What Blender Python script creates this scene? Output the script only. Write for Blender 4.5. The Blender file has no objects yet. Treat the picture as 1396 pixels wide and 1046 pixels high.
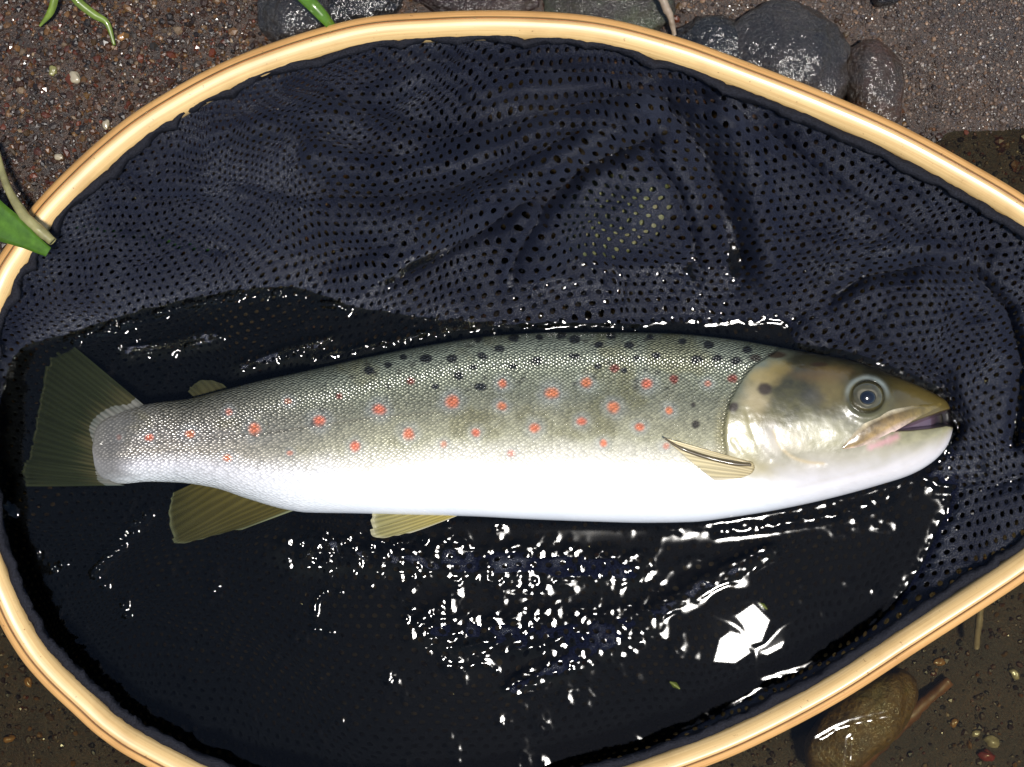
import bpy, math
import numpy as np
from mathutils import Vector

# ------------------------------------------------------------------ camera, sky, sun, exposure
SC = bpy.context.scene
COL = SC.collection
S = 0.0003            # metres per photograph pixel on the water plane (trout about 38 cm)
D = 0.52              # camera height above the water
cam_d = bpy.data.cameras.new("camera")
cam = bpy.data.objects.new("camera", cam_d)
COL.objects.link(cam)
cam.location = (0, 0, D)
cam.rotation_euler = (0, 0, 0)
cam_d.sensor_fit = 'HORIZONTAL'
cam_d.angle = 2 * math.atan(698 * S / D)
cam_d.clip_start = 0.02
cam_d.clip_end = 100
SC.camera = cam

SUN_EL, SUN_AZ = math.radians(75.2), math.radians(137)     # azimuth measured from +Y towards +X
world = bpy.data.worlds.new("World")
SC.world = world
world.use_nodes = True
wn = world.node_tree.nodes
sky = wn.new('ShaderNodeTexSky')
sky.sky_type = 'NISHITA'
sky.sun_disc = False
sky.dust_density = 0.4
sky.sun_elevation = SUN_EL
sky.sun_rotation = SUN_AZ
wn['Background'].inputs['Strength'].default_value = 0.055
world.node_tree.links.new(sky.outputs[0], wn['Background'].inputs['Color'])

sun_d = bpy.data.lights.new("sun", 'SUN')
sun_d.energy = 2.7
sun_d.angle = math.radians(7)
sun_d.color = (1.0, 0.96, 0.9)
sun = bpy.data.objects.new("sun", sun_d)
COL.objects.link(sun)
sdir = Vector((math.cos(SUN_EL) * math.sin(SUN_AZ), math.cos(SUN_EL) * math.cos(SUN_AZ), math.sin(SUN_EL)))
sun.location = sdir * 3
sun.rotation_euler = sdir.to_track_quat('Z', 'Y').to_euler()

SC.view_settings.view_transform = 'Standard'
SC.view_settings.look = 'None'
SC.view_settings.gamma = 1
SC.view_settings.use_curve_mapping = False
SC.view_settings.exposure = 1.15

# ------------------------------------------------------------------ helpers
rng = np.random.default_rng(7)

def P(px, py, z):
    """photograph pixel at height z (metres) -> world position"""
    px = np.asarray(px, float); py = np.asarray(py, float); z = np.asarray(z, float)
    f = (D - z) / D
    return np.stack([(px - 698) * S * f, (523 - py) * S * f, z + 0 * px], -1)

def lin(r, g, b, k=1.0):
    c = np.array([r, g, b]) / 255.0
    c = np.where(c <= 0.04045, c / 12.92, ((c + 0.055) / 1.055) ** 2.4)
    return c * k

def sstep(a, b, x):
    t = np.clip((x - a) / (b - a), 0, 1)
    return t * t * (3 - 2 * t)

_lat = np.random.default_rng(11).random((256, 256)) * 2 - 1
def vnoise(x, y):
    xi = np.floor(x).astype(int); yi = np.floor(y).astype(int)
    fx = x - xi; fy = y - yi
    fx = fx * fx * fx * (fx * (fx * 6 - 15) + 10); fy = fy * fy * fy * (fy * (fy * 6 - 15) + 10)
    a = _lat[xi % 256, yi % 256]; b = _lat[(xi + 1) % 256, yi % 256]
    c = _lat[xi % 256, (yi + 1) % 256]; d = _lat[(xi + 1) % 256, (yi + 1) % 256]
    return (a * (1 - fx) + b * fx) * (1 - fy) + (c * (1 - fx) + d * fx) * fy

def fbm(x, y, sc, o=4, seed=0):
    x = np.asarray(x, float) / sc + seed * 17.3; y = np.asarray(y, float) / sc + seed * 9.1
    r = 0; a = 1.0; n = 0
    for k in range(o):
        r = r + a * vnoise(x, y); n += a
        x = x * 2.03 + 5.2; y = y * 2.03 + 1.7; a *= 0.5
    return r / n

def pdist(px, py, poly, closed=False):
    """distance to a polyline"""
    px = np.asarray(px, float); py = np.asarray(py, float)
    best = np.full(px.shape, 1e18)
    pts = list(poly) + ([poly[0]] if closed else [])
    if len(pts) == 1:
        return np.hypot(px - pts[0][0], py - pts[0][1])
    for (x0, y0), (x1, y1) in zip(pts[:-1], pts[1:]):
        dx, dy = x1 - x0, y1 - y0
        t = np.clip(((px - x0) * dx + (py - y0) * dy) / (dx * dx + dy * dy + 1e-9), 0, 1)
        best = np.minimum(best, (px - x0 - t * dx) ** 2 + (py - y0 - t * dy) ** 2)
    return np.sqrt(best)

def inside(px, py, poly):
    px = np.asarray(px, float); py = np.asarray(py, float)
    r = np.zeros(px.shape, bool)
    n = len(poly)
    for i in range(n):
        x0, y0 = poly[i]; x1, y1 = poly[(i + 1) % n]
        if y0 == y1: continue
        c = ((y0 > py) != (y1 > py)) & (px < (x1 - x0) * (py - y0) / (y1 - y0) + x0)
        r ^= c
    return r

def sdist(px, py, poly):
    return np.where(inside(px, py, poly), 1, -1) * pdist(px, py, poly, True)

def catmull(pts, n, closed=False):
    """smooth curve through points, n samples"""
    p = np.array(pts, float)
    if closed:
        q = np.vstack([p[-1], p, p[0], p[1]]); m = len(p)
    else:
        q = np.vstack([2 * p[0] - p[1], p, 2 * p[-1] - p[-2]]); m = len(p) - 1
    t = np.linspace(0, m, n, endpoint=not closed)
    i = np.minimum(t.astype(int), m - 1); f = (t - i)[:, None]
    a, b, c, d = q[i], q[i + 1], q[i + 2], q[i + 3]
    return 0.5 * (2 * b + (c - a) * f + (2 * a - 5 * b + 4 * c - d) * f ** 2 + (3 * b - a - 3 * c + d) * f ** 3)

def pchip(xs, ys, x):
    xs = np.array(xs, float); ys = np.array(ys, float)
    h = np.diff(xs); dl = np.diff(ys) / h
    m = np.zeros(len(xs)); m[0], m[-1] = dl[0], dl[-1]
    for k in range(1, len(xs) - 1):
        if dl[k - 1] * dl[k] > 0:
            w1 = 2 * h[k] + h[k - 1]; w2 = h[k] + 2 * h[k - 1]
            m[k] = (w1 + w2) / (w1 / dl[k - 1] + w2 / dl[k])
    x = np.clip(x, xs[0], xs[-1])
    i = np.clip(np.searchsorted(xs, x) - 1, 0, len(xs) - 2)
    t = (x - xs[i]) / h[i]
    return ((2 * t ** 3 - 3 * t ** 2 + 1) * ys[i] + (t ** 3 - 2 * t ** 2 + t) * h[i] * m[i]
            + (-2 * t ** 3 + 3 * t ** 2) * ys[i + 1] + (t ** 3 - t ** 2) * h[i] * m[i + 1])

def mesh_obj(name, v, f, mat, parent=None, smooth=True, col=None, uv=None, extra=None, origin=None):
    v = np.asarray(v, float).reshape(-1, 3)
    o_loc = np.zeros(3) if origin is None else np.asarray(origin, float)
    me = bpy.data.meshes.new(name)
    v = v - o_loc
    f = np.asarray(f, np.int32)
    n, k = f.shape
    me.vertices.add(len(v)); me.vertices.foreach_set('co', v.ravel().astype(np.float32))
    me.loops.add(n * k); me.loops.foreach_set('vertex_index', f.ravel())
    me.polygons.add(n); me.polygons.foreach_set('loop_start', np.arange(0, n * k, k, dtype=np.int32))
    me.update(calc_edges=True)
    me.polygons.foreach_set('use_smooth', np.full(n, smooth))
    if col is not None:
        a = me.color_attributes.new('col', 'FLOAT_COLOR', 'POINT')
        c = np.ones((len(v), 4), np.float32); c[:, :3] = col
        a.data.foreach_set('color', c.ravel())
    if uv is not None:
        a = me.attributes.new('suv', 'FLOAT_VECTOR', 'POINT')
        c = np.zeros((len(v), 3), np.float32); c[:, :uv.shape[1]] = uv
        a.data.foreach_set('vector', c.ravel())
    if extra:
        for nm, val in extra.items():
            a = me.attributes.new(nm, 'FLOAT', 'POINT')
            a.data.foreach_set('value', np.asarray(val, np.float32).ravel())
    me.validate()
    me.materials.append(mat)
    o = bpy.data.objects.new(name, me)
    COL.objects.link(o)
    o.location = o_loc
    if parent is not None:
        o.parent = parent
        o.location = Vector(o_loc) - (parent.location if parent.parent is None else parent.location + parent.parent.location)
    return o

def grid_faces(nu, nv, wrap_v=False):
    i = np.arange(nu - 1)[:, None]; j = np.arange(nv if wrap_v else nv - 1)[None, :]
    j2 = (j + 1) % nv
    return np.stack([i * nv + j, (i + 1) * nv + j, (i + 1) * nv + j2, i * nv + j2], -1).reshape(-1, 4)

def tag(o, label=None, cat=None, group=None, kind=None):
    if label: o['label'] = label
    if cat: o['category'] = cat
    if group: o['group'] = group
    if kind: o['kind'] = kind
    return o

def empty(name, loc):
    o = bpy.data.objects.new(name, None)
    o.empty_display_size = 0.02
    COL.objects.link(o); o.location = loc
    return o

class M:
    """tiny node-material builder"""
    def __init__(s, name):
        s.m = bpy.data.materials.new(name); s.m.use_nodes = True
        s.t = s.m.node_tree; s.n = s.t.nodes; s.b = s.n['Principled BSDF']
    def node(s, typ, **kw):
        n = s.n.new(typ)
        for k, v in kw.items(): setattr(n, k, v)
        return n
    def link(s, a, b): s.t.links.new(a, b)
    def set(s, **kw):
        for k, v in kw.items():
            k = k.replace('_', ' ')
            for i in s.b.inputs:
                if i.name.lower() == k.lower(): i.default_value = v
        return s
    def inp(s, name): return s.b.inputs[name]
    def attr(s, name): return s.node('ShaderNodeAttribute', attribute_name=name)
    def noise(s, scale, detail=5, rough=0.6, vec=None):
        n = s.node('ShaderNodeTexNoise')
        n.inputs['Scale'].default_value = scale; n.inputs['Detail'].default_value = detail
        n.inputs['Roughness'].default_value = rough
        if vec is None:
            vec = s.node('ShaderNodeTexCoord').outputs['Object']
        s.link(vec, n.inputs['Vector'])
        return n
    def ramp(s, fac, stops):
        r = s.node('ShaderNodeValToRGB'); e = r.color_ramp.elements
        while len(e) < len(stops): e.new(0.5)
        for el, (p, c) in zip(e, stops):
            el.position = p; el.color = (*c, 1) if len(c) == 3 else c
        s.link(fac, r.inputs[0]); return r
    def maprange(s, v, a, b, c, d):
        n = s.node('ShaderNodeMapRange')
        for i, x in zip((1, 2, 3, 4), (a, b, c, d)): n.inputs[i].default_value = x
        s.link(v, n.inputs[0]); return n.outputs[0]
    def math(s, op, a, b=None):
        n = s.node('ShaderNodeMath', operation=op)
        for i, x in enumerate((a, b)):
            if x is None: continue
            if isinstance(x, (int, float)): n.inputs[i].default_value = x
            else: s.link(x, n.inputs[i])
        return n.outputs[0]
    def mixc(s, fac, a, b, mode='MIX'):
        n = s.node('ShaderNodeMix', data_type='RGBA', blend_type=mode)
        for i, x in ((0, fac), (6, a), (7, b)):
            if isinstance(x, (int, float)): n.inputs[i].default_value = x
            elif isinstance(x, (tuple, list, np.ndarray)): n.inputs[i].default_value = (*[float(q) for q in x[:3]], 1)
            else: s.link(x, n.inputs[i])
        return n.outputs[2]
    def bump(s, h, strength, dist, prev=None):
        n = s.node('ShaderNodeBump')
        n.inputs['Strength'].default_value = strength; n.inputs['Distance'].default_value = dist
        s.link(h, n.inputs['Height'])
        if prev is not None: s.link(prev, n.inputs['Normal'])
        return n.outputs[0]

# ------------------------------------------------------------------ traced curves (photograph pixels)
HOOP = catmull([(-38, 600), (-28, 470), (2, 386), (28, 342), (68, 285), (148, 207), (225, 151), (337, 93), (480, 48),
                (590, 37), (700, 35), (810, 43), (915, 69), (1018, 106), (1120, 146), (1222, 191), (1325, 247), (1394, 289),
                (1500, 362), (1620, 452), (1690, 520), (1615, 600), (1500, 692), (1396, 768), (1340, 806), (1238, 872),
                (1136, 938), (1030, 994), (945, 1030), (825, 1070), (690, 1100), (560, 1109), (430, 1101), (310, 1074), (200, 1022),
                (150, 990), (113, 957), (70, 916), (38, 876), (8, 820), (-24, 730)], 640, True)
HOOPL = [tuple(p) for p in HOOP[::4]]

def hoop_z(py):
    return (24 - 20 * (np.asarray(py, float) - 30) / 1050) * 0.001

hc = np.array([700, 560])
tang = np.roll(HOOP, -1, 0) - np.roll(HOOP, 1, 0)
tang /= np.linalg.norm(tang, axis=1)[:, None]
nrm = np.stack([-tang[:, 1], tang[:, 0]], 1)
nrm *= np.sign(((HOOP - hc) * nrm).sum(1))[:, None]       # outward, pixels
INNER = HOOP - nrm * 15
INNERL = [tuple(p) for p in INNER[::5]]

# net / water line (emergent side listed clockwise, closed round the outside)
WLINE = [(-160, 500), (90, 455), (200, 417), (300, 394), (400, 386), (480, 415), (600, 428), (700, 428), (860, 440),
         (900, 414), (1000, 418), (1090, 418), (1130, 470), (1180, 505), (1260, 545), (1300, 590), (1335, 640), (1300, 715), (1262, 800),
         (1230, 875), (1500, 1200), (2200, 900), (2200, -600), (-160, -600)]
GLINE = [(-5000, 640), (0, 440), (400, 430), (800, 400), (1050, 330), (1180, 240), (1262, 186), (1396, 176), (1800, 150), (5000, 100),
         (5000, -6000), (-5000, -6000)]

def ground_z(px, py):
    d = sdist(px, py, GLINE) + 22 * fbm(px, py, 75, 3, 19) * np.exp(-((px - 700) / 2500.0) ** 2)
    g = np.where(d > 0, 10.5 * (1 - np.exp(-np.maximum(d, 0) / 110)), -30 * (1 - np.exp(np.minimum(d, 0) / 160)))
    near = np.exp(-((px - 700) / 2500.0) ** 2 - ((py - 500) / 2500.0) ** 2)
    g = g + near * (1.6 * fbm(px, py, 190, 4, 1) + 0.5 * fbm(px, py, 28, 3, 2))
    # sand bank in the upper right stands a little higher, with a lip
    b = sstep(0, 60, sdist(px, py, [(930, -400), (925, 28), (1000, 40), (1140, 30), (1150, 60), (1222, 95), (1232, 165), (1300, 172), (1396, 150), (2600, 90), (2600, -400)]))
    sag = sstep(5, 70, sdist(px, py, INNERL)) * near
    return (g + 3.2 * b - 14 * sag) * 0.001

FOLDS = [  # polyline, width px, height mm
    ([(470, 425), (560, 362), (640, 322), (720, 272), (800, 222), (890, 192)], 13, -5.0),
    ([(455, 400), (550, 338), (632, 296), (712, 246), (790, 198), (870, 170)], 18, 3.2),
    ([(682, 420), (705, 345), (745, 280), (800, 228), (880, 182)], 12, -5.0),
    ([(905, 140), (955, 205), (985, 275), (1002, 350), (1008, 415)], 20, -6.0),
    ([(985, 150), (1022, 220), (1042, 300), (1052, 385)], 18, 3.5),
    ([(890, 215), (925, 260), (945, 330), (945, 400)], 13, -4.0),
    ([(240, 195), (350, 172), (470, 152), (560, 112), (640, 96)], 16, 2.4),
    ([(400, 118), (520, 160), (600, 188), (720, 168), (850, 128), (960, 132)], 13, -4.0),
    ([(430, 214), (540, 244), (640, 222), (760, 164), (880, 150)], 16, 3.2),
    ([(480, 268), (600, 262), (700, 225), (780, 186)], 11, -3.0),
    ([(230, 250), (400, 290), (520, 312), (640, 280)], 24, 2.2),
    ([(180, 300), (330, 345), (450, 360), (560, 330)], 22, -2.0),
    ([(560, 80), (700, 92), (850, 100), (980, 140)], 12, -2.5),
    ([(640, 130), (760, 118), (880, 112), (1000, 170)], 10, 2.0),
    ([(1130, 410), (1178, 376), (1260, 360), (1330, 374), (1374, 424), (1394, 500), (1384, 600)], 13, -5.0),
    ([(1050, 180), (1150, 262), (1250, 318), (1345, 350)], 12, -2.6),
    ([(1080, 330), (1190, 346), (1270, 336)], 14, 2.0),
    ([(1040, 130), (1150, 190), (1280, 265)], 12, 1.8),
    ([(1300, 640), (1350, 660), (1420, 640)], 12, -3.5),
    ([(1130, 560), (1250, 600), (1330, 640)], 12, -2.0),
    ([(120, 205), (200, 260), (300, 280)], 12, -1.8),
    ([(330, 120), (420, 190), (520, 210)], 12, -2.0),
]
PULLS = [  # polyline, width px, target mm
    ([(740, 312), (795, 250), (885, 205)], 42, 25.0),
    ([(840, 290)], 60, 20.0),
    ([(740, 395), (880, 385), (960, 390)], 34, 2.5),
    ([(1262, 470)], 80, 17.0),
    ([(420, 752), (560, 764), (700, 770), (862, 776)], 23, -1.6),
    ([(590, 852), (660, 864), (740, 868), (855, 852)], 28, -2.0),
    ([(700, 940), (780, 898), (870, 850), (960, 800), (1050, 752)], 12, -1.8),
    ([(1255, 628), (1320, 640)], 22, 0.3),
    ([(175, 478), (240, 470), (290, 460)], 10, 0.0),
    ([(330, 500), (400, 480), (452, 464)], 8, 0.0),
    ([(430, 490), (520, 474), (600, 456), (675, 445)], 8, 0.0),
    ([(940, 1008), (1050, 952), (1150, 900), (1235, 845)], 10, -1.8),
]

def net_z(px, py):
    px = np.asarray(px, float); py = np.asarray(py, float)
    d = sdist(px, py, WLINE)
    z = np.where(d > 0, 1.0 + 15 * (1 - np.exp(-np.maximum(d, 0) / 120)), 1.0 - 19 * (1 - np.exp(np.minimum(d, 0) / 55)))
    deep = sstep(0, -60, d)
    z = z + 1.3 * fbm(px, py, 70, 3, 3) * (1 - 0.4 * deep) + 2.5 * deep * fbm(px, py, 150, 2, 5)
    rag = fbm(px, py, 55, 2, 16)
    for poly, w, t in PULLS:
        k = 1 / (1 + (pdist(px, py, poly) / (w * (1.1 + 0.7 * rag))) ** (5 if t < 3 else 2.6))
        z = z * (1 - k) + (t + (2.2 if t < 3 else 0.6) * fbm(px, py, 17, 2, 4)) * k
    wr = sstep(0, 60, d)
    z = z + wr * (1.9 * (0.5 - np.abs(fbm(px * 0.55 + py * 0.5, py - px * 0.25, 48, 3, 17)) * 2) + 0.8 * (0.5 - np.abs(fbm(px - py * 0.4, py * 0.6 + px * 0.3, 24, 2, 18)) * 2))
    for poly, w, a in FOLDS:
        z = z + ((2.0 if a < 0 else 2.3) * sstep(-10, 75, d)) * a * np.exp(-(pdist(px, py, poly) / w) ** 2)
    z = np.minimum(z, -7.0 + 0.5 * np.maximum(-sdist(px, py, FISHPOLY), 0))
    e = np.maximum(sdist(px, py, INNERL), 0)
    k = np.exp(-(e / 26) ** 2)
    z = z * (1 - k) + (hoop_z(py) * 1000 - 1.0) * k
    return z * 0.001

# ------------------------------------------------------------------ materials
def ground_material():
    m = M("wet_sand")
    n1 = m.noise(38, 4); n2 = m.noise(900, 4, 0.7); n3 = m.noise(2600, 2)
    c = m.ramp(n1.outputs[0], [(0.3, lin(30, 18, 10)), (0.5, lin(47, 32, 19)), (0.7, lin(56, 41, 29))])
    c2 = m.ramp(n2.outputs[0], [(0.32, (0.25, 0.22, 0.2)), (0.5, (0.8, 0.75, 0.7)), (0.68, (1.7, 1.4, 1.1))])
    m.link(m.mixc(1.0, c.outputs[0], c2.outputs[0], 'MULTIPLY'), m.inp('Base Color'))
    b = m.bump(n2.outputs[0], 0.6, 0.0012); b = m.bump(n3.outputs[0], 0.5, 0.0005, b)
    m.link(b, m.inp('Normal'))
    m.set(Roughness=0.42, Specular_IOR_Level=0.5)
    return m.m

def attr_material(name, rough=0.4, spec=0.5, bump=None, coat=0.0):
    m = M(name)
    a = m.attr('col')
    if bump:
        n = m.noise(bump[0], 4, 0.65)
        r = m.maprange(n.outputs[0], 0.3, 0.7, 0.7, 1.3)
        mul = m.node('ShaderNodeVectorMath', operation='SCALE')
        m.link(a.outputs['Color'], mul.inputs[0]); m.link(r, mul.inputs['Scale'])
        m.link(mul.outputs[0], m.inp('Base Color'))
        m.link(m.bump(n.outputs[0], bump[1], bump[2]), m.inp('Normal'))
    else:
        m.link(a.outputs['Color'], m.inp('Base Color'))
    m.set(Roughness=rough, Specular_IOR_Level=spec, Coat_Weight=coat, Coat_Roughness=0.12)
    return m.m

def rock_material(name, stops, scale=60, rough=0.3, pit=0.5, coat=0.6, k=0.22):
    m = M(name); stops = [(p_, tuple(np.array(c_) * k)) for p_, c_ in stops]
    n = m.noise(scale, 6, 0.65); n2 = m.noise(scale * 9, 4, 0.7)
    v = m.node('ShaderNodeTexVoronoi'); v.inputs['Scale'].default_value = scale * 7
    m.link(m.node('ShaderNodeTexCoord').outputs['Object'], v.inputs['Vector'])
    c = m.ramp(n.outputs[0], stops)
    f = m.maprange(n2.outputs[0], 0.3, 0.7, 0.6, 1.4)
    mul = m.node('ShaderNodeVectorMath', operation='SCALE')
    m.link(c.outputs[0], mul.inputs[0]); m.link(f, mul.inputs['Scale'])
    m.link(mul.outputs[0], m.inp('Base Color'))
    b = m.bump(n2.outputs[0], min(1, pit * 1.2), 0.003); b = m.bump(v.outputs['Distance'], pit * 0.6, 0.0015, b)
    m.link(b, m.inp('Normal'))
    m.set(Roughness=rough, Coat_Weight=coat, Coat_Roughness=0.1)
    n4 = m.noise(scale * 3.5, 4, 0.6)
    m.link(m.bump(n4.outputs[0], 0.55, 0.003), m.inp('Coat Normal'))
    return m.m

def water_material():
    m = M("stream_water")
    out = m.n['Material Output']
    m.n.remove(m.b)
    tr = m.node('ShaderNodeBsdfTransparent'); tr.inputs[0].default_value = (0.60, 0.58, 0.42, 1)
    gl = m.node('ShaderNodeBsdfGlossy'); gl.distribution = 'BECKMANN'; gl.inputs['Roughness'].default_value = 0.125
    fr = m.node('ShaderNodeFresnel'); fr.inputs[0].default_value = 1.33
    mx = m.node('ShaderNodeMixShader')
    m.link(fr.outputs[0], mx.inputs[0]); m.link(tr.outputs[0], mx.inputs[1]); m.link(gl.outputs[0], mx.inputs[2])
    m.link(mx.outputs[0], out.inputs['Surface'])
    return m.m

def net_material():
    m = M("black_nylon_mesh")
    tc = m.node('ShaderNodeTexCoord').outputs['Object']
    n = m.noise(1500, 3, 0.6, tc); big = m.noise(45, 3, 0.5, tc)
    wv = m.node('ShaderNodeTexWave', wave_type='BANDS', bands_direction='DIAGONAL')
    wv.inputs['Scale'].default_value = 900; wv.inputs['Distortion'].default_value = 3
    m.link(tc, wv.inputs['Vector'])
    c = m.ramp(n.outputs[0], [(0.3, (0.0015, 0.0018, 0.0038)), (0.7, (0.008, 0.010, 0.022))])
    m.link(c.outputs[0], m.inp('Base Color'))
    m.link(m.maprange(big.outputs[0], 0.4, 0.62, 0.36, 0.6), m.inp('Roughness'))
    b = m.bump(n.outputs[0], 0.8, 0.0009); b = m.bump(wv.outputs['Fac'], 0.25, 0.0003, b)
    m.link(b, m.inp('Normal'))
    sub = m.attr('sub'); wet = m.attr('wet')
    m.link(m.maprange(sub.outputs['Fac'], 0, 1, 0.19, 0.0), m.inp('Specular IOR Level'))
    m.link(m.math('MULTIPLY', m.math('MAXIMUM', wet.outputs['Fac'], m.maprange(big.outputs[0], 0.45, 0.65, 0.0, 0.45)), m.math('SUBTRACT', 1.0, sub.outputs['Fac'])), m.inp('Coat Weight'))
    m.link(b, m.inp('Coat Normal'))
    m.set(Coat_Roughness=0.17, Sheen_Weight=0.05, Sheen_Roughness=0.4)
    m.inp('Sheen Tint').default_value = (0.55, 0.65, 1.0, 1)
    return m.m

def wood_material(name, a, b, rough=0.22):
    m = M(name)
    at = m.attr('suv')
    mp = m.node('ShaderNodeMapping'); mp.inputs['Scale'].default_value = (0.006, 0.35, 0.35)
    m.link(at.outputs['Vector'], mp.inputs['Vector'])
    n = m.noise(1.0, 5, 0.6, mp.outputs[0])
    c = m.ramp(n.outputs[0], [(0.3, a), (0.7, b)])
    # small dark pores and specks
    n2 = m.noise(700, 2, 0.5)
    sp = m.ramp(n2.outputs[0], [(0.24, (0.45, 0.38, 0.3)), (0.3, (1, 1, 1))])
    m.link(m.mixc(1.0, c.outputs[0], sp.outputs[0], 'MULTIPLY'), m.inp('Base Color'))
    m.link(m.bump(n.outputs[0], 0.15, 0.0004), m.inp('Normal'))
    st = m.noise(28, 5, 0.65)
    sr = m.ramp(st.outputs[0], [(0.3, (0.72, 0.66, 0.56)), (0.5, (1, 1, 1))])
    lk = m.inp('Base Color').links[0].from_socket
    m.link(m.mixc(0.7, lk, sr.outputs[0], 'MULTIPLY'), m.inp('Base Color'))
    m.link(m.maprange(st.outputs[0], 0.35, 0.65, rough + 0.14, rough), m.inp('Coat Roughness'))
    m.set(Roughness=rough + 0.25, Coat_Weight=0.55)
    return m.m

def fish_skin():
    m = M("trout_skin")
    uv = m.attr('suv'); col = m.attr('col'); sc = m.attr('scale')
    mp = m.node('ShaderNodeMapping')
    mp.inputs['Rotation'].default_value = (0, 0, math.radians(45))
    mp.inputs['Scale'].default_value = (1 / 5.2, 1 / 4.4, 1)
    sx = m.node('ShaderNodeMapping'); sx.inputs['Scale'].default_value = (1.0, 1.25, 1)
    m.link(uv.outputs['Vector'], sx.inputs['Vector']); m.link(sx.outputs[0], mp.inputs['Vector'])
    v = m.node('ShaderNodeTexVoronoi', voronoi_dimensions='2D'); v.inputs['Scale'].default_value = 1.0
    v.inputs['Randomness'].default_value = 0.5
    m.link(mp.outputs[0], v.inputs['Vector'])
    edge = m.maprange(v.outputs['Distance'], 0.25, 0.75, 0.0, 1.0)
    em = m.math('MULTIPLY', edge, sc.outputs['Fac'])
    c = m.mixc(m.math('MULTIPLY', em, 0.5), col.outputs['Color'], (0.03, 0.03, 0.022))
    vr = m.node('ShaderNodeSeparateColor'); m.link(v.outputs['Color'], vr.inputs[0])
    k = m.maprange(vr.outputs[0], 0, 1, 0.78, 1.22)
    mul = m.node('ShaderNodeVectorMath', operation='SCALE')
    m.link(c, mul.inputs[0]); m.link(k, mul.inputs['Scale'])
    m.link(m.mixc(m.math('MULTIPLY', sc.outputs['Fac'], 1.0), c, mul.outputs[0]), m.inp('Base Color'))
    hgt = m.math('MULTIPLY', m.math('SUBTRACT', 1.0, v.outputs['Distance']), sc.outputs['Fac'])
    tilt = m.math('MULTIPLY', vr.outputs[1], sc.outputs['Fac'])
    b = m.bump(hgt, 0.75, 0.0011)
    fine = m.noise(520, 3, 0.6)
    b = m.bump(fine.outputs[0], 0.1, 0.001, b)
    m.link(b, m.inp('Normal')); m.link(b, m.inp('Coat Normal'))
    m.set(Roughness=0.36, Specular_IOR_Level=0.6, Coat_Weight=0.8, Coat_Roughness=0.14, Subsurface_Weight=0.0)
    m.link(m.math('MULTIPLY', sc.outputs['Fac'], 0.25), m.inp('Metallic'))
    return m.m

def fin_material():
    m = M("fin_membrane")
    out = m.n['Material Output']
    a = m.attr('col'); al = m.attr('alpha')
    m.link(a.outputs['Color'], m.inp('Base Color'))
    m.set(Roughness=0.55, Specular_IOR_Level=0.25, Coat_Weight=0.06, Coat_Roughness=0.2)
    tr = m.node('ShaderNodeBsdfTransparent')
    mx = m.node('ShaderNodeMixShader')
    m.link(al.outputs['Fac'], mx.inputs[0]); m.link(tr.outputs[0], mx.inputs[1]); m.link(m.b.outputs[0], mx.inputs[2])
    m.link(mx.outputs[0], out.inputs['Surface'])
    return m.m

def plain(name, c, rough=0.5, coat=0.0, spec=0.5):
    m = M(name)
    n = m.noise(260, 4, 0.6)
    r = m.ramp(n.outputs[0], [(0.3, tuple(np.array(c) * 0.7)), (0.7, tuple(np.array(c) * 1.25))])
    m.link(r.outputs[0], m.inp('Base Color'))
    m.link(m.bump(n.outputs[0], 0.2, 0.0006), m.inp('Normal'))
    m.set(Roughness=rough, Coat_Weight=coat, Coat_Roughness=0.1, Specular_IOR_Level=spec)
    return m.m

MAT_GROUND = ground_material()
MAT_PEB = attr_material("gravel_grains", 0.42, 0.45, (1400, 0.3, 0.0004), 0.14)
MAT_WATER = water_material()
MAT_NET = net_material()
MAT_FISH = fish_skin()
MAT_FIN = fin_material()

# ------------------------------------------------------------------ ground and water sheets
def stretched(lo, hi, step, far, n=14):
    core = np.arange(lo, hi + step, step)
    g = np.geomspace(step * 3, far, n)
    return np.concatenate([(lo - g)[::-1], core, hi + g])

gx = stretched(-120, 1520, 4.5, 12000); gy = stretched(-120, 1166, 4.5, 12000)
GX, GY = np.meshgrid(gx, gy, indexing='ij')
gz = ground_z(GX, GY)
v = np.stack([(GX - 698) * S, (523 - GY) * S, gz], -1)
ground = mesh_obj("riverbed", v, grid_faces(len(gx), len(gy))[:, ::-1], MAT_GROUND)
tag(ground, "brown wet sand and silt of the stream bank running under the water", "riverbed", kind="structure")

# ------------------------------------------------------------------ trout profiles (needed by the water too)
TOP = [(126, 608), (129, 590), (140, 574), (164, 562), (200, 551), (260, 543), (300, 533), (350, 520), (420, 505), (500, 487), (600, 468), (680, 457), (760, 453),
       (850, 453), (920, 455), (1000, 463), (1060, 473), (1110, 482), (1160, 491), (1210, 509), (1250, 525), (1278, 539),
       (1290, 547), (1295, 556), (1298, 575), (1299, 582)]
BOT = [(126, 616), (129, 636), (140, 652), (164, 660), (200, 657), (240, 658), (290, 665), (340, 681), (390, 695), (420, 699), (480, 700), (560, 702), (640, 704),
       (720, 708), (800, 711), (880, 713), (940, 712), (1000, 705), (1050, 697), (1100, 687), (1150, 675), (1200, 661), (1240, 648),
       (1270, 631), (1288, 613), (1295, 600), (1298, 590), (1299, 583)]
def f_top(x): return pchip(*zip(*TOP), x)
def f_bot(x): return pchip(*zip(*BOT), x)
def f_b(x): return pchip([126, 150, 210, 350, 600, 850, 1000, 1100, 1200, 1260, 1288, 1296, 1299],
                         [0.5, 6, 24, 52, 70, 76, 76, 68, 54, 38, 22, 12, 2], x) * S
def f_zc(x): return pchip([126, 160, 240, 400, 700, 1000, 1300], [1.2, 0.4, -1.2, -1, 1.5, 2.5, 4], x) * 0.001
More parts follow.
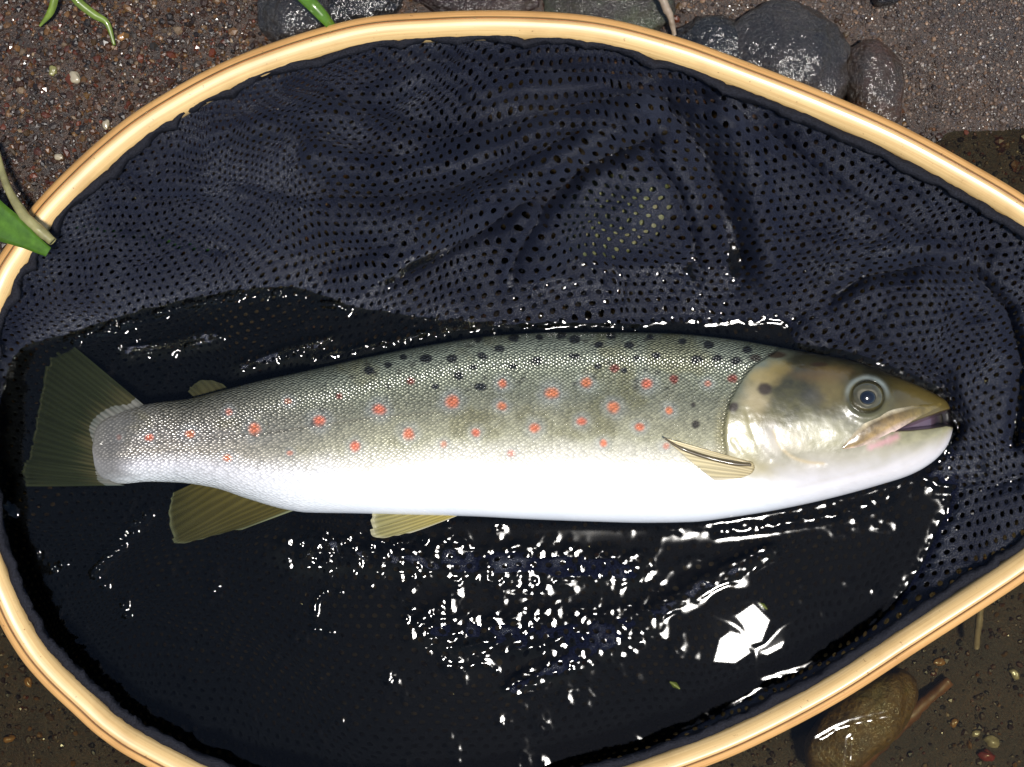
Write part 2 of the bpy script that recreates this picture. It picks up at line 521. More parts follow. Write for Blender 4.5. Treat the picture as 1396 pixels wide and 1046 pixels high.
def body_z(px, py):
    t, b = f_top(px), f_bot(px)
    c = np.clip((py - (t + b) / 2) / ((b - t) / 2 + 1e-6), -1, 1)
    return f_zc(px) + f_b(px) * np.sqrt(1 - c * c) ** 0.9
xs_ = np.linspace(140, 1299, 46)
FISHPOLY = [(x, float(f_top(np.array(x)))) for x in xs_] + [(x, float(f_bot(np.array(x)))) for x in xs_[::-1]]

# ------------------------------------------------------------------ water
RIPPLES = [  # polyline, width px, height mm
    ([(905, 722), (1000, 716), (1090, 704), (1170, 688), (1250, 655)], 8.0, -1.3),
    ([(980, 727), (1080, 714), (1160, 700), (1215, 680)], 5.5, 0.6),
    ([(95, 466), (150, 448), (220, 426), (300, 408), (380, 400), (470, 420)], 5.5, 0.9),
    ([(700, 434), (730, 444), (760, 438), (800, 434), (832, 437), (865, 448)], 4.5, 1.0),
    ([(1000, 424), (1030, 432), (1060, 422), (1110, 432)], 4.5, 0.9),
    ([(1090, 476), (1120, 484), (1148, 478)], 4.0, 0.9),
    ([(1258, 648), (1285, 664), (1310, 662), (1345, 642)], 4.0, 0.8),
    ([(430, 488), (500, 472), (580, 452), (640, 444), (672, 448)], 4.0, 0.8),
    ([(185, 478), (215, 470), (235, 484)], 4.0, 0.7), ([(250, 476), (300, 458)], 4.0, 0.7),
    ([(390, 484), (425, 470), (450, 462)], 4.0, 0.7),
    ([(510, 738), (545, 742), (575, 736)], 4.0, 0.8), ([(598, 718), (615, 708), (632, 696)], 3.5, 0.9),
    ([(600, 886), (640, 882), (675, 870)], 4.0, 0.8), ([(700, 888), (745, 880), (775, 864)], 4.0, 0.9),
    ([(1000, 1034), (1060, 1004), (1120, 972), (1175, 938), (1212, 912)], 9.0, -1.5),
    ([(985, 1046), (1050, 1016), (1130, 972)], 4.0, 0.7),
    ([(1120, 1012), (1160, 992), (1215, 980)], 4.0, 0.6), ([(1162, 1050), (1164, 1010)], 4.0, 0.7),
    ([(428, 858), (430, 822), (445, 806), (462, 808)], 2.6, 0.5), ([(428, 858), (452, 862)], 2.6, 0.5),
    ([(638, 910), (660, 908), (676, 916)], 2.6, 0.5), ([(740, 922), (790, 914)], 2.5, 0.5),
    ([(1040, 930), (1090, 915), (1120, 902)], 2.5, 0.5), ([(1298, 690), (1290, 740), (1262, 790)], 2.6, 0.5),
    ([(200, 700), (120, 790)], 5, 0.5), ([(55, 755), (70, 775), (85, 770)], 4, 0.9),
    ([(130, 785), (145, 800)], 4, 0.8), ([(168, 820), (172, 838)], 4, 0.8), ([(5, 690), (14, 698)], 6, 1.0),
]
wx = stretched(-70, 1466, 2.3, 12000); wy = stretched(-70, 1116, 2.3, 12000)
WX, WY = np.meshgrid(wx, wy, indexing='ij')
core = ((WX > -200) & (WX < 1600) & (WY > -200) & (WY < 1250))
h = np.where(core, 0.10 * fbm(WX, WY, 170, 2, 6) + 0.02 * fbm(WX, WY, 40, 2, 8), 0)
# flat patches shaped to mirror the sun as white glints, surface dished round them
GLINT_PATCHES = [[(974, 902), (982, 872), (996, 862), (1010, 866), (1022, 890), (1002, 904)], [(1004, 840), (1027, 824), (1049, 846), (1038, 874), (1024, 878), (1014, 852)],
         [(1040, 890), (1068, 876), (1066, 883), (1046, 893)]]
dp = np.minimum.reduce([np.maximum(-sdist(WX, WY, q), 0) for q in GLINT_PATCHES])
h -= 0.019 * dp * np.exp(-(dp / 320) ** 2)
nz = np.where(core, net_z(WX, WY), -1)
ins = inside(WX, WY, INNERL)
def lean(x, y):
    """ripple slope that mirrors the sun at a spot (ripples are shaped to glint)"""
    return 0.5 * np.hypot((x - 698) * S / D - sdir.x / sdir.z, (523 - y) * S / D - sdir.y / sdir.z)
film = np.where(ins, 0.8 * np.exp(-((nz * 1000 - h) / 1.2) ** 2), 0)
for poly, w, t in PULLS:
    if t < 3:
        film = np.maximum(film, sstep(0.05, 0.45, 1 / (1 + (pdist(WX, WY, poly) / (w * 0.9)) ** 3) + 0.35 * fbm(WX, WY, 30, 2, 31)) * ins)
for arc_ in ([(95, 464), (150, 446), (220, 424), (300, 406), (380, 398), (470, 418)], [(420, 494), (520, 474), (620, 452), (675, 446)], [(700, 434), (760, 438), (832, 437), (865, 448)]):
    film = np.maximum(film, 1.2 * np.exp(-(pdist(WX, WY, arc_) / 7) ** 2))  # bumps added along these arcs so the water glints in lines
LN = np.clip(lean(WX, WY), 0, 0.3)
film = film * sstep(0, 6, np.maximum(dp - 4, 0))
h += film * (0.25 + (0.85 * LN + 0.02) * (2.1 * vnoise(WX / 8.0, WY / 6.5) + 0.6 * vnoise(WX / 4.0 + 9, WY / 4.0)))
df = np.maximum(-sdist(WX, WY, FISHPOLY), 0)
h += 0.9 * np.exp(-df / 6.0) * sstep(200, 420, WX)
dh = np.maximum(pdist(WX, WY, HOOPL, True) - 17, 0)
h += 0.8 * np.exp(-dh / 7.0) * sstep(650, 800, WY)
for poly, w, a in RIPPLES:
    k = catmull(poly, 24) if len(poly) > 2 else np.array(poly, float)
    ln_ = float(lean(*k.mean(0)))
    a = ((-a * ln_ + 0.012) if a < 0 else (1.9 * ln_ + 0.05)) * w * 1.35 * 0.3 / 0.86  # ripple height chosen so its slope catches the sun as a glint
    chop = 0.25 + sstep(0.07, 0.16, ln_) * 0.9
    d = pdist(WX, WY, [tuple(q) for q in k])
    h += a * np.exp(-(d / (w * 1.35)) ** 2) * (0.95 + chop * vnoise(WX / 8.0, WY / 8.0) + 0.2 * fbm(WX, WY, 34, 2, 9))
v = np.stack([(WX - 698) * S, (523 - WY) * S, h * 0.001], -1)
water = mesh_obj("water", v, grid_faces(len(wx), len(wy))[:, ::-1], MAT_WATER)
tag(water, "clear dark stream water with bright ripple glints around the trout", "water", kind="structure")

# ------------------------------------------------------------------ gravel
def ico(sub):
    t = (1 + 5 ** 0.5) / 2
    v = [(-1, t, 0), (1, t, 0), (-1, -t, 0), (1, -t, 0), (0, -1, t), (0, 1, t), (0, -1, -t), (0, 1, -t), (t, 0, -1), (t, 0, 1), (-t, 0, -1), (-t, 0, 1)]
    f = [(0, 11, 5), (0, 5, 1), (0, 1, 7), (0, 7, 10), (0, 10, 11), (1, 5, 9), (5, 11, 4), (11, 10, 2), (10, 7, 6), (7, 1, 8),
         (3, 9, 4), (3, 4, 2), (3, 2, 6), (3, 6, 8), (3, 8, 9), (4, 9, 5), (2, 4, 11), (6, 2, 10), (8, 6, 7), (9, 8, 1)]
    v = [np.array(p) / np.linalg.norm(p) for p in v]
    for _ in range(sub):
        cache = {}; nf = []
        def mid(a, b):
            k = (min(a, b), max(a, b))
            if k not in cache:
                p = v[a] + v[b]; v.append(p / np.linalg.norm(p)); cache[k] = len(v) - 1
            return cache[k]
        for a, b, c in f:
            x, y, z = mid(a, b), mid(b, c), mid(c, a)
            nf += [(a, x, z), (b, y, x), (c, z, y), (x, y, z)]
        f = nf
    return np.array(v), np.array(f)
ICO0, ICO1, ICO2, ICO3, ICO4 = [ico(k) for k in range(5)]

def rot_mats(n):
    q = rng.normal(size=(n, 4)); q /= np.linalg.norm(q, axis=1)[:, None]
    w, x, y, z = q.T
    return np.stack([1 - 2 * (y * y + z * z), 2 * (x * y - z * w), 2 * (x * z + y * w), 2 * (x * y + z * w), 1 - 2 * (x * x + z * z), 2 * (y * z - x * w),
                     2 * (x * z - y * w), 2 * (y * z + x * w), 1 - 2 * (x * x + y * y)], -1).reshape(n, 3, 3)

PAL = np.array([1.05, 0.82, 0.62]) * np.array([lin(92, 62, 34), lin(70, 46, 26), lin(118, 84, 46), lin(60, 50, 42), lin(140, 112, 74), lin(96, 80, 68), lin(110, 58, 30),
                lin(150, 140, 122), lin(84, 84, 84), lin(48, 34, 24), lin(120, 96, 50), lin(176, 168, 150)])
PW = np.array([16, 18, 10, 12, 5, 10, 9, 3, 8, 16, 6, 1.0]); PW /= PW.sum()
PALR = np.array([lin(108, 92, 82), lin(88, 72, 62), lin(124, 104, 88), lin(74, 60, 54), lin(140, 110, 84), lin(112, 84, 62), lin(160, 150, 138), lin(96, 88, 88)])
PWR = np.array([20, 20, 12, 16, 8, 10, 3, 12.0]); PWR /= PWR.sum()

def scatter(name, px, py, rad, pal, pw, label, base=ICO0, gain=1.0):
    bv, bf = base
    n = len(px)
    R = rot_mats(n)
    sc = rad[:, None] * rng.uniform(0.6, 1.25, (n, 3))
    loc = bv[None] * (1 + rng.uniform(-0.22, 0.22, (n, len(bv), 1)))
    vv = np.einsum('nij,nkj->nki', R, loc * sc[:, None, :])
    vv[..., 2] *= 0.75
    gz = ground_z(px, py)
    c = np.stack([(px - 698) * S, (523 - py) * S, gz + rad * 0.15], -1)
    vv = vv + c[:, None, :]
    ff = (bf[None] + (np.arange(n) * len(bv))[:, None, None]).reshape(-1, 3)
    cc = pal[rng.choice(len(pal), n, p=pw)] * rng.uniform(0.12, 0.46, (n, 1)) * gain
    o = mesh_obj(name, vv.reshape(-1, 3), ff, MAT_PEB, smooth=False, col=np.repeat(cc, len(bv), 0))
    return tag(o, label, "gravel", kind="stuff")

BANK = [(930, -200), (925, 25), (1000, 45), (1140, 30), (1150, 60), (1222, 95), (1232, 165), (1300, 180), (1396, 175), (1800, 150), (1800, -200)]
n = 30000
px = rng.uniform(-120, 1520, n); py = rng.uniform(-110, 1140, n)
out = ~inside(px, py, INNERL)
keep = (out | (rng.random(n) < 0.5)) & ~inside(px, py, BANK) & ((py < 620) | (rng.random(n) < 0.45))
px, py = px[keep], py[keep]
rad = np.exp(rng.normal(-7.05, 0.38, len(px))).clip(0.0005, 0.0021)
scatter("gravel", px, py, rad, PAL, PW, "loose wet brown gravel covering the bank and the stream bottom")
n = 11000
px = rng.uniform(-120, 480, n); py = rng.uniform(-110, 360, n)
keep = ~inside(px, py, INNERL)
px, py = px[keep], py[keep]
rad = np.exp(rng.normal(-7.2, 0.42, len(px))).clip(0.0004, 0.0018)
scatter("gravel", px, py, rad, PAL, PW, "coarse reddish brown gravel heaped outside the left curve of the hoop")
n = 22000
px = rng.uniform(900, 1560, n); py = rng.uniform(-110, 260, n)
keep = inside(px, py, BANK) & ~inside(px, py, INNERL)
px, py = px[keep], py[keep]
rad = np.exp(rng.normal(-7.6, 0.35, len(px))).clip(0.0003, 0.0013)
scatter("coarse_sand", px, py, rad, PALR, PWR, "grey brown coarse sand bank behind the two wet stones", gain=1.4)

# ------------------------------------------------------------------ stones
def stone(name, px, py, rx, ry, rz, zc, rot, mat, label, cat="stone", seed=0, rough=0.16, base=ICO4, group=None, pw=0.92):
    v, f = base
    s = np.sign(v) * np.abs(v) ** pw
    q = s * (1 + rough * fbm(v[:, 0] * 100 + seed * 37, v[:, 1] * 100 + v[:, 2] * 70, 75, 4, seed)[:, None]
             + 0.6 * rough * fbm(v[:, 2] * 100 + seed * 11, v[:, 0] * 100 - v[:, 1] * 60, 60, 3, seed + 3)[:, None])
    q = q * np.array([rx * S, ry * S, rz * 0.001])
    c, sn = math.cos(rot), math.sin(rot)
    q = np.stack([q[:, 0] * c - q[:, 1] * sn, q[:, 0] * sn + q[:, 1] * c, q[:, 2]], -1)
    ctr = P(px, py, zc * 0.001)
    o = mesh_obj(name, q + ctr, f, mat, origin=ctr)
    return tag(o, label, cat, group)

R_DARK = rock_material("dark_wet_stone", [(0.35, lin(48, 38, 30)), (0.5, lin(80, 68, 60)), (0.68, lin(104, 90, 80))], 70, 0.3, 0.8, 0.9)
R_BROWN = rock_material("brown_wet_stone", [(0.35, lin(58, 42, 22)), (0.5, lin(98, 66, 32)), (0.68, lin(120, 70, 40))], 90, 0.28, 0.6, 0.9)
R_RED = rock_material("reddish_stone", [(0.35, lin(56, 34, 28)), (0.55, lin(88, 58, 48)), (0.7, lin(104, 84, 66))], 80, 0.4, 0.6, 0.4)
R_MOSS = rock_material("mossy_stone", [(0.35, lin(70, 52, 46)), (0.5, lin(98, 92, 74)), (0.68, lin(116, 128, 92))], 95, 0.4, 0.6, 0.4)
R_GREEN = rock_material("green_algae_stone", [(0.35, lin(120, 130, 60)), (0.5, lin(165, 170, 100)), (0.65, lin(190, 180, 130))], 130, 0.4, 0.4, 0.5)
R_OCHRE = rock_material("ochre_stone", [(0.35, lin(120, 88, 36)), (0.5, lin(170, 128, 54)), (0.68, lin(150, 130, 60))], 60, 0.4, 0.4, 0.3, k=0.28)
R_BLACK = rock_material("black_stone", [(0.35, lin(18, 15, 14)), (0.5, lin(36, 28, 24)), (0.68, lin(52, 42, 36))], 70, 0.3, 0.8, 0.9)

stone("stone", 1072, 85, 80, 74, 11, 11, -0.15, R_DARK, "dark grey wet stone with pitted shiny flank beside the hoop", seed=1, rough=0.2)
stone("stone", 1190, 118, 38, 60, 10, 11, 0.15, R_BROWN, "small brown rounded wet stone leaning against the dark grey stone", seed=2, rough=0.16)
stone("stone", 985, 62, 66, 36, 8, 10, -0.3, R_BLACK, "low blackish wet stone between the twig and the pitted grey stone", seed=3, rough=0.2)
stone("stone", 405, 22, 50, 54, 10, 10, 0.4, R_DARK, "dark wet stone with a glistening top under the green grass blade", seed=4, rough=0.2)
stone("stone", 490, 4, 62, 36, 7, 9.5, 0.2, R_BLACK, "nearly black stone behind the top of the hoop by the grass blade", seed=5, rough=0.2)
stone("stone", 655, -4, 90, 32, 6, 10, -0.05, R_RED, "dull dark red stone behind the top of the hoop", seed=6, rough=0.18)
stone("stone", 832, 6, 88, 46, 8, 10, -0.1, R_MOSS, "greyish stone with pale green moss beside the twig", seed=7, rough=0.2)
stone("stone", 1209, -6, 18, 14, 5, 14, 0.3, R_BLACK, "small black stone half buried in the coarse sand bank", seed=8, base=ICO3)
stone("stone", 838, 292, 78, 56, 8, 7.0, 0.35, R_GREEN, "algae green stone under the mesh, pushing it up into a mound", seed=9, rough=0.14)
stone("stone", 1172, 985, 92, 46, 12, -15, 0.75, R_OCHRE, "ochre yellow rounded stone lying under water outside the hoop", seed=10, rough=0.14)

PEB = [(1382, 918, 9, 'w', "pale cream pebble under water above the small tan pebbles beyond the stick"), (1352, 1010, 11, 'w', "largest pale cream pebble under water, next to the dull red pebble"),
       (1120, 1030, 10, 'w', "pale cream pebble under water at the foot of the ochre stone"), (1280, 902, 8, 'o', "tan pebble under water between the stick end and the hoop"),
       (1330, 1000, 6, 'w', "tiny pale pebble beside the largest submerged cream pebble"), (1345, 1030, 12, 'r', "dull red pebble lying on the submerged stream bottom"),
       (1300, 985, 7, 'o', "tan pebble under water to one side of the stick, by the tiny pale pebble"), (102, 106, 9, 'w', "largest grey white pebble on the brown gravel bank"),
       (72, 97, 7, 'y', "olive yellow pebble beside the largest grey white pebble on the gravel"), (168, 50, 7, 'o', "tan orange pebble beside the browned tip of the olive grass"),
       (145, 170, 6, 'w', "small pale pebble on the gravel close to the outer edge of the hoop"), (80, 214, 6, 'w', "small white flake of stone on the gravel near the dry reed"),
       (12, 1008, 8, 'o', "larger tan pebble under water outside the lower left curve of the hoop"), (38, 930, 7, 'o', "smaller tan pebble under water touching the lower left curve of the hoop"),
       (738, 1010, 8, 'w', "pale pebble showing through the sunken mesh, larger of a pair"), (770, 1006, 6, 'w', "pale pebble showing through the sunken mesh, smaller of a pair")]
PM = {'y': plain("olive_pebble", lin(110, 106, 60), 0.35, 0.4), 'w': plain("pale_pebble", lin(140, 130, 108), 0.35, 0.5), 'o': plain("orange_pebble", lin(130, 92, 50), 0.35, 0.4), 'r': plain("red_pebble", lin(112, 40, 34), 0.4, 0.4)}
for i, (x, y, r, k, lab) in enumerate(PEB):
    zg = float(ground_z(np.array(float(x)), np.array(float(y)))) * 1000
    stone("pebble", x, y, r, r * rng.uniform(0.6, 0.85), r * 0.18, zg + r * 0.06, rng.uniform(0, 3), PM[k], lab, "pebble", seed=20 + i, rough=0.4, base=ICO2, pw=0.9)

# ------------------------------------------------------------------ landing net
net_root = empty("landing_net", (0, 0, 0))
tag(net_root, "teardrop landing net with pale wooden hoop and black mesh bag holding the trout", "landing net")

def sweep(name, centers, normals, section, zc, mat, closed=True, jitter=None):
    """section: (offset outward px, height m) closed loop, swept along the hoop"""
    n = len(centers); m = len(section)
    V = np.zeros((n, m, 3)); U = np.zeros((n, m, 3))
    seg = np.linalg.norm(np.diff(np.vstack([centers, centers[:1]]), axis=0), axis=1)
    s = np.concatenate([[0], np.cumsum(seg)[:-1]])
    for j, (o, hh) in enumerate(section):
        c = centers + normals * o
        V[:, j] = P(c[:, 0], c[:, 1], zc + hh)
        U[:, j, 0] = s; U[:, j, 1] = o; U[:, j, 2] = hh / S
    f = grid_faces(n, m, True)
    if closed:
        j = np.arange(m); a = (n - 1) * m
        f = np.vstack([f, np.stack([a + j, j, (j + 1) % m, a + (j + 1) % m], -1)])
    return mesh_obj(name, V, f, mat, net_root, uv=U.reshape(-1, 3))

def rounded(w0, w1, h0, h1, r, k=5):
    """rounded rectangle section, w in px, h in m; r in px for the corners (tuple of 4)"""
    pts = []
    for (cx, cy, a0, rr) in ((w1, h1, 0, r[0]), (w0, h1, 90, r[1]), (w0, h0, 180, r[2]), (w1, h0, 270, r[3])):
        sx = -1 if cx == w1 else 1; sy = -1 if cy == h1 else 1
        for q in range(k + 1):
            a = math.radians(a0 + 90 * q / k)
            pts.append((cx + sx * rr + rr * math.cos(a), cy + (sy * rr + rr * math.sin(a)) * S))
    return pts

HZ = hoop_z(HOOP[:, 1])
def cream_section():
    pts = [(9.0, -0.0058), (9.0, 0.0062)]
    for q in range(1, 12):
        a = math.radians(90 * q / 11)
        pts.append((9.0 - 30 * math.sin(a), -0.0018 + 0.0080 * math.cos(a)))
    pts += [(-19, -0.0045), (-14, -0.0058)]
    return pts[::1]
W_CREAM = wood_material("pale_ash_wood", lin(192, 156, 98, 0.85), lin(220, 186, 126, 0.85), 0.22)
W_HONEY = wood_material("honey_varnished_wood", lin(184, 132, 70, 0.85), lin(212, 164, 98, 0.85), 0.26)
W_LINE = plain("dark_glue_line", lin(140, 88, 40), 0.4)
# inner pale strip, thin dark glue line, outer honey strip: laminated hoop
sweep("inner_lamination", HOOP, nrm, cream_section(), HZ, W_CREAM)
sweep("glue_line", HOOP, nrm, rounded(9.05, 10.2, -0.0056, 0.0056, (0.3, 0.3, 0.3, 0.3), 2), HZ, W_LINE)
sweep("outer_lamination", HOOP, nrm, rounded(10.25, 20.5, -0.0060, 0.0061, (10, 0.6, 1.2, 6)), HZ, W_HONEY)

# short wooden handle beyond the tip of the teardrop
L = 24
hx = np.linspace(1672, 2080, L)
hw = pchip([1672, 1720, 1800, 1900, 2030, 2064, 2080], [26, 40, 34, 46, 44, 30, 1], hx)
ang = np.linspace(0, 2 * math.pi, 20, endpoint=False)
V = np.zeros((L, 20, 3)); U = np.zeros((L, 20, 3))
for j, a in enumerate(ang):
    V[:, j] = P(hx, 520 + hw * math.cos(a), hoop_z(520) + hw * 0.55 * S * math.sin(a)); U[:, j, 0] = hx; U[:, j, 1] = hw * math.cos(a)
V2 = V.reshape(-1, 3); U2 = U.reshape(-1, 3)
f = grid_faces(L, 20, True).tolist()
mesh_obj("handle", V2, np.array(f), W_HONEY, net_root, uv=U2)

# scalloped black binding round the inside of the hoop
nb = 1500
idx = np.linspace(0, len(HOOP), nb, endpoint=False)
i0 = idx.astype(int) % len(HOOP); fr = (idx - idx.astype(int))[:, None]
bc = HOOP[i0] * (1 - fr) + HOOP[(i0 + 1) % len(HOOP)] * fr
bn = nrm[i0] * (1 - fr) + nrm[(i0 + 1) % len(HOOP)] * fr
sl = np.arange(nb) * 3700 / nb
scal = 4.5 * np.abs(np.sin(sl / 27.0 + 2.2 * fbm(sl, sl * 0, 160, 2, 12))) ** 0.7 + 4 * fbm(sl, sl * 0, 90, 3, 13)
scal *= np.where((bc[:, 1] < 520) & (bc[:, 0] < 1000), 1.0, 0.3)
bo = -25.0 + scal * 2.4
sec = 10
V = np.zeros((nb, sec, 3))
for j in range(sec):
    a = 2 * math.pi * j / sec
    c = bc + bn * (bo + (8.0 + 6.0 * fbm(sl, sl * 0 + j * 40, 18, 3, 14)) * math.cos(a))[:, None]
    V[:, j] = P(c[:, 0], c[:, 1], hoop_z(bc[:, 1]) + 0.0004 + 0.0030 * math.sin(a) + 0.0005 * fbm(sl + 31 * j, sl, 12, 2, 15))
f = grid_faces(nb, sec, True); j = np.arange(sec); a = (nb - 1) * sec
f = np.vstack([f, np.stack([a + j, j, (j + 1) % sec, a + (j + 1) % sec], -1)])
m = M("black_binding")
n1 = m.noise(1600, 3, 0.6); cr = m.ramp(n1.outputs[0], [(0.35, (0.004, 0.004, 0.006)), (0.7, (0.014, 0.015, 0.022))])
m.link(cr.outputs[0], m.inp('Base Color')); m.link(m.bump(n1.outputs[0], 0.7, 0.0008), m.inp('Normal')); m.set(Roughness=0.7, Specular_IOR_Level=0.15)
mesh_obj("rim_binding", V, f, m.m, net_root)

# the mesh bag: every hole is a real hole
pu, pv = 14.4, 12.0
U0, U1, V0, V1 = -260, 1900, -420, 1500
nu, nv = int((U1 - U0) / pu), int((V1 - V0) / pv)
I, J = np.meshgrid(np.arange(nu), np.arange(nv), indexing='ij')
I, J = I.ravel(), J.ravel()
cu = I + 0.5 * (J % 2); cv = J.astype(float)
ROT = math.radians(-9)
def uv_to_px(u, v):
    x = U0 + u * pu; y = V0 + v * pv
    x0, y0 = x - 700, y - 520
    xr = x0 * math.cos(ROT) - y0 * math.sin(ROT) + 700; yr = x0 * math.sin(ROT) + y0 * math.cos(ROT) + 520
    wx_ = 62 * fbm(xr, yr, 330, 2, 21) + 13 * fbm(xr, yr, 85, 2, 22)
    wy_ = 62 * fbm(xr, yr, 330, 2, 23) + 13 * fbm(xr, yr, 85, 2, 24)
    # the left part of the bag is pulled tight along a diagonal
    k = sstep(720, 120, xr)
    yr = 520 + (yr - 520) * (1 - 0.28 * k); xr = 700 + (xr - 700) * (1 - 0.16 * k)
    return xr + wx_ + k * 0.22 * (520 - yr), yr + wy_ + k * 20 * np.sin(xr / 90)
cpx, cpy = uv_to_px(cu, cv)
ok = sdist(cpx, cpy, INNERL) > -4
cu, cv = cu[ok], cv[ok]
offs = np.array([(-.5, -.5), (0, -.5), (.5, -.5), (.5, 0), (.5, .5), (0, .5), (-.5, .5), (-.5, 0)])
# rows are staggered by half a cell so corners of one row meet mid-edges of the next
ring_ang = np.arctan2(offs[:, 1], offs[:, 0])
nC = len(cu)
ou = cu[:, None] + offs[None, :, 0]; ov = cv[:, None] + offs[None, :, 1]
key = np.round(ou * 2).astype(np.int64) * 100000 + np.round(ov * 2).astype(np.int64)
uq, first, inv = np.unique(key.ravel(), return_index=True, return_inverse=True)
OU, OV = ou.ravel()[first], ov.ravel()[first]
cpx, cpy = uv_to_px(cu, cv)
hr = np.clip(0.23 + 0.03 * fbm(cu * 15, cv * 15, 140, 2, 30) - 0.035 * sstep(650, 250, cpx), 0.18, 0.36)
mu = cu[:, None] + np.cos(ring_ang)[None] * (hr[:, None] + 0.11); mv = cv[:, None] + np.sin(ring_ang)[None] * (hr[:, None] * 1.12 + 0.11)
iu = cu[:, None] + np.cos(ring_ang)[None] * hr[:, None]; iv = cv[:, None] + np.sin(ring_ang)[None] * hr[:, None] * 1.12
allu = np.concatenate([OU, mu.ravel(), iu.ravel()]); allv = np.concatenate([OV, mv.ravel(), iv.ravel()])
ax, ay = uv_to_px(allu, allv)
relief = np.concatenate([np.full(len(OU), 0.00022), np.full(nC * 8, 0.00020), np.full(nC * 8, -0.00022)])
relief[:len(OU)] += 0.00012 * vnoise(OU * 3.1, OV * 3.1)
az = net_z(ax, ay)
# cloth gathers along its folds: slide the weave along the slope
e_ = 3.0
sx_ = (net_z(ax + e_, ay) - net_z(ax - e_, ay)) / (2 * e_ * S); sy_ = (net_z(ax, ay + e_) - net_z(ax, ay - e_)) / (2 * e_ * S)
sm = np.hypot(sx_, sy_) + 1e-9
lim = 3.4 * np.tanh(sm / 1.2) / sm * sstep(0.0, 0.004, az) * sstep(8, 45, sdist(ax, ay, INNERL))
ax = ax - lim * sx_; ay = ay - lim * sy_
az = az + relief
nO = len(OU)
o8 = inv.reshape(nC, 8); m8 = nO + np.arange(nC * 8).reshape(nC, 8); i8 = m8 + nC * 8
r = lambda a: np.roll(a, -1, 1)
f = np.concatenate([np.stack([o8, r(o8), r(m8), m8], -1).reshape(-1, 4), np.stack([m8, r(m8), r(i8), i8], -1).reshape(-1, 4)])
bag = mesh_obj("mesh_bag", P(ax, ay, az), f[:, ::-1], MAT_NET, net_root, extra={"sub": sstep(0.0004, -0.0014, az), "wet": np.exp(-(az / 0.0028) ** 2)})
print("net cells", nC)

# ------------------------------------------------------------------ brown trout
fish = empty("brown_trout", (float(P(700, 585, 0)[0]), float(P(700, 585, 0)[1]), -0.012))
tag(fish, "brown trout with red and black spots lying on its side in the net", "fish")

tt = np.linspace(0, 1, 820)
xs = 126 + 1173 * np.where(tt < 0.04, (tt / 0.04) ** 2 * 0.02 + 0 * tt, np.where(tt > 0.93, 1 - 0.06 * ((1 - tt) / 0.07) ** 1.8, 0.02 + 0.92 * (tt - 0.04) / 0.89))
th = np.concatenate([np.linspace(0, math.pi, 230), np.linspace(math.pi, 2 * math.pi, 42)[1:-1]])
XX, TH = np.meshgrid(xs, th, indexing='ij')
T_, B_ = f_top(XX), f_bot(XX)
YC, A_ = (T_ + B_) / 2, (B_ - T_) / 2
front = TH <= math.pi + 1e-6
YY = YC - A_ * np.cos(TH)
sn = np.sin(TH)
ZZ = f_zc(XX) + f_b(XX) * np.sign(sn) * np.abs(sn) ** 0.9 * np.where(front, 1, 0.72)
vv = (YY - T_) / (B_ - T_ + 1e-6)

OPX = lambda y: pchip([440, 478, 500, 530, 560, 590, 620, 645, 668, 720], [1085, 1058, 1026, 1004, 991, 987, 991, 1006, 1034, 1060], y)
headd = XX - OPX(YY)                     # >0 on the head
headm = sstep(-2, 3, headd)
# ---- relief
dz = np.zeros_like(XX)
dz += 0.9 * sstep(-4, 5, headd) * np.exp(-np.maximum(headd, 0) / 60) * np.sin(np.clip(vv, 0, 1) * math.pi)
dz -= 0.45 * np.exp(-((headd + 5) / 6) ** 2) * np.sin(np.clip(vv, 0, 1) * math.pi)
PREOP = catmull([(1055, 588), (1062, 606), (1078, 622), (1100, 630), (1122, 632)], 20)
dz -= 0.4 * np.exp(-(pdist(XX, YY, [tuple(p) for p in PREOP]) / 6) ** 2)
for ln in ([(1000, 602), (1020, 628), (1050, 645), (1085, 655)], [(995, 622), (1015, 645), (1040, 662)], [(1018, 560), (1030, 600), (1050, 625)]):
    dz -= 0.28 * np.exp(-(pdist(XX, YY, [tuple(p) for p in catmull(ln, 16)]) / 5) ** 2)
JAWLINE = catmull([(1085, 668), (1150, 652), (1210, 634), (1262, 606)], 20)
dz -= 0.5 * np.exp(-(pdist(XX, YY, [tuple(p) for p in JAWLINE]) / 5) ** 2)
MOUTH = [(1214, 588), (1232, 580), (1256, 571), (1282, 562), (1310, 553), (1312, 585), (1290, 580), (1268, 584), (1240, 587)]
sdm = sdist(XX, YY, MOUTH)
dz -= (6.0 + 9 * sstep(1268, 1290, XX)) * sstep(-1.5, 4, sdm)
EYE = (1182, 541)
de = np.hypot(XX - EYE[0], (YY - EYE[1]) * 1.05)
dz += 0.9 * np.exp(-((de - 29) / 7) ** 2) - 2.2 * sstep(25, 18, de)
LAT = catmull([(140, 605), (220, 601), (350, 591), (500, 570), (640, 558), (800, 548), (985, 540)], 40)
dl = pdist(XX, YY, [tuple(p) for p in LAT])
dz -= 0.22 * np.exp(-(dl / 2.2) ** 2) * sstep(1000, 500, XX)
dz += headm * (0.22 * fbm(XX, YY, 30, 3, 83) + 0.07 * fbm(XX, YY, 8, 2, 84)) + 0.35 * fbm(XX, YY, 120, 3, 40) + 0.12 * fbm(XX, YY, 26, 2, 41)
ZZ = ZZ + np.where(front, dz * 0.001 * np.clip(sn * 3, 0, 1), 0)

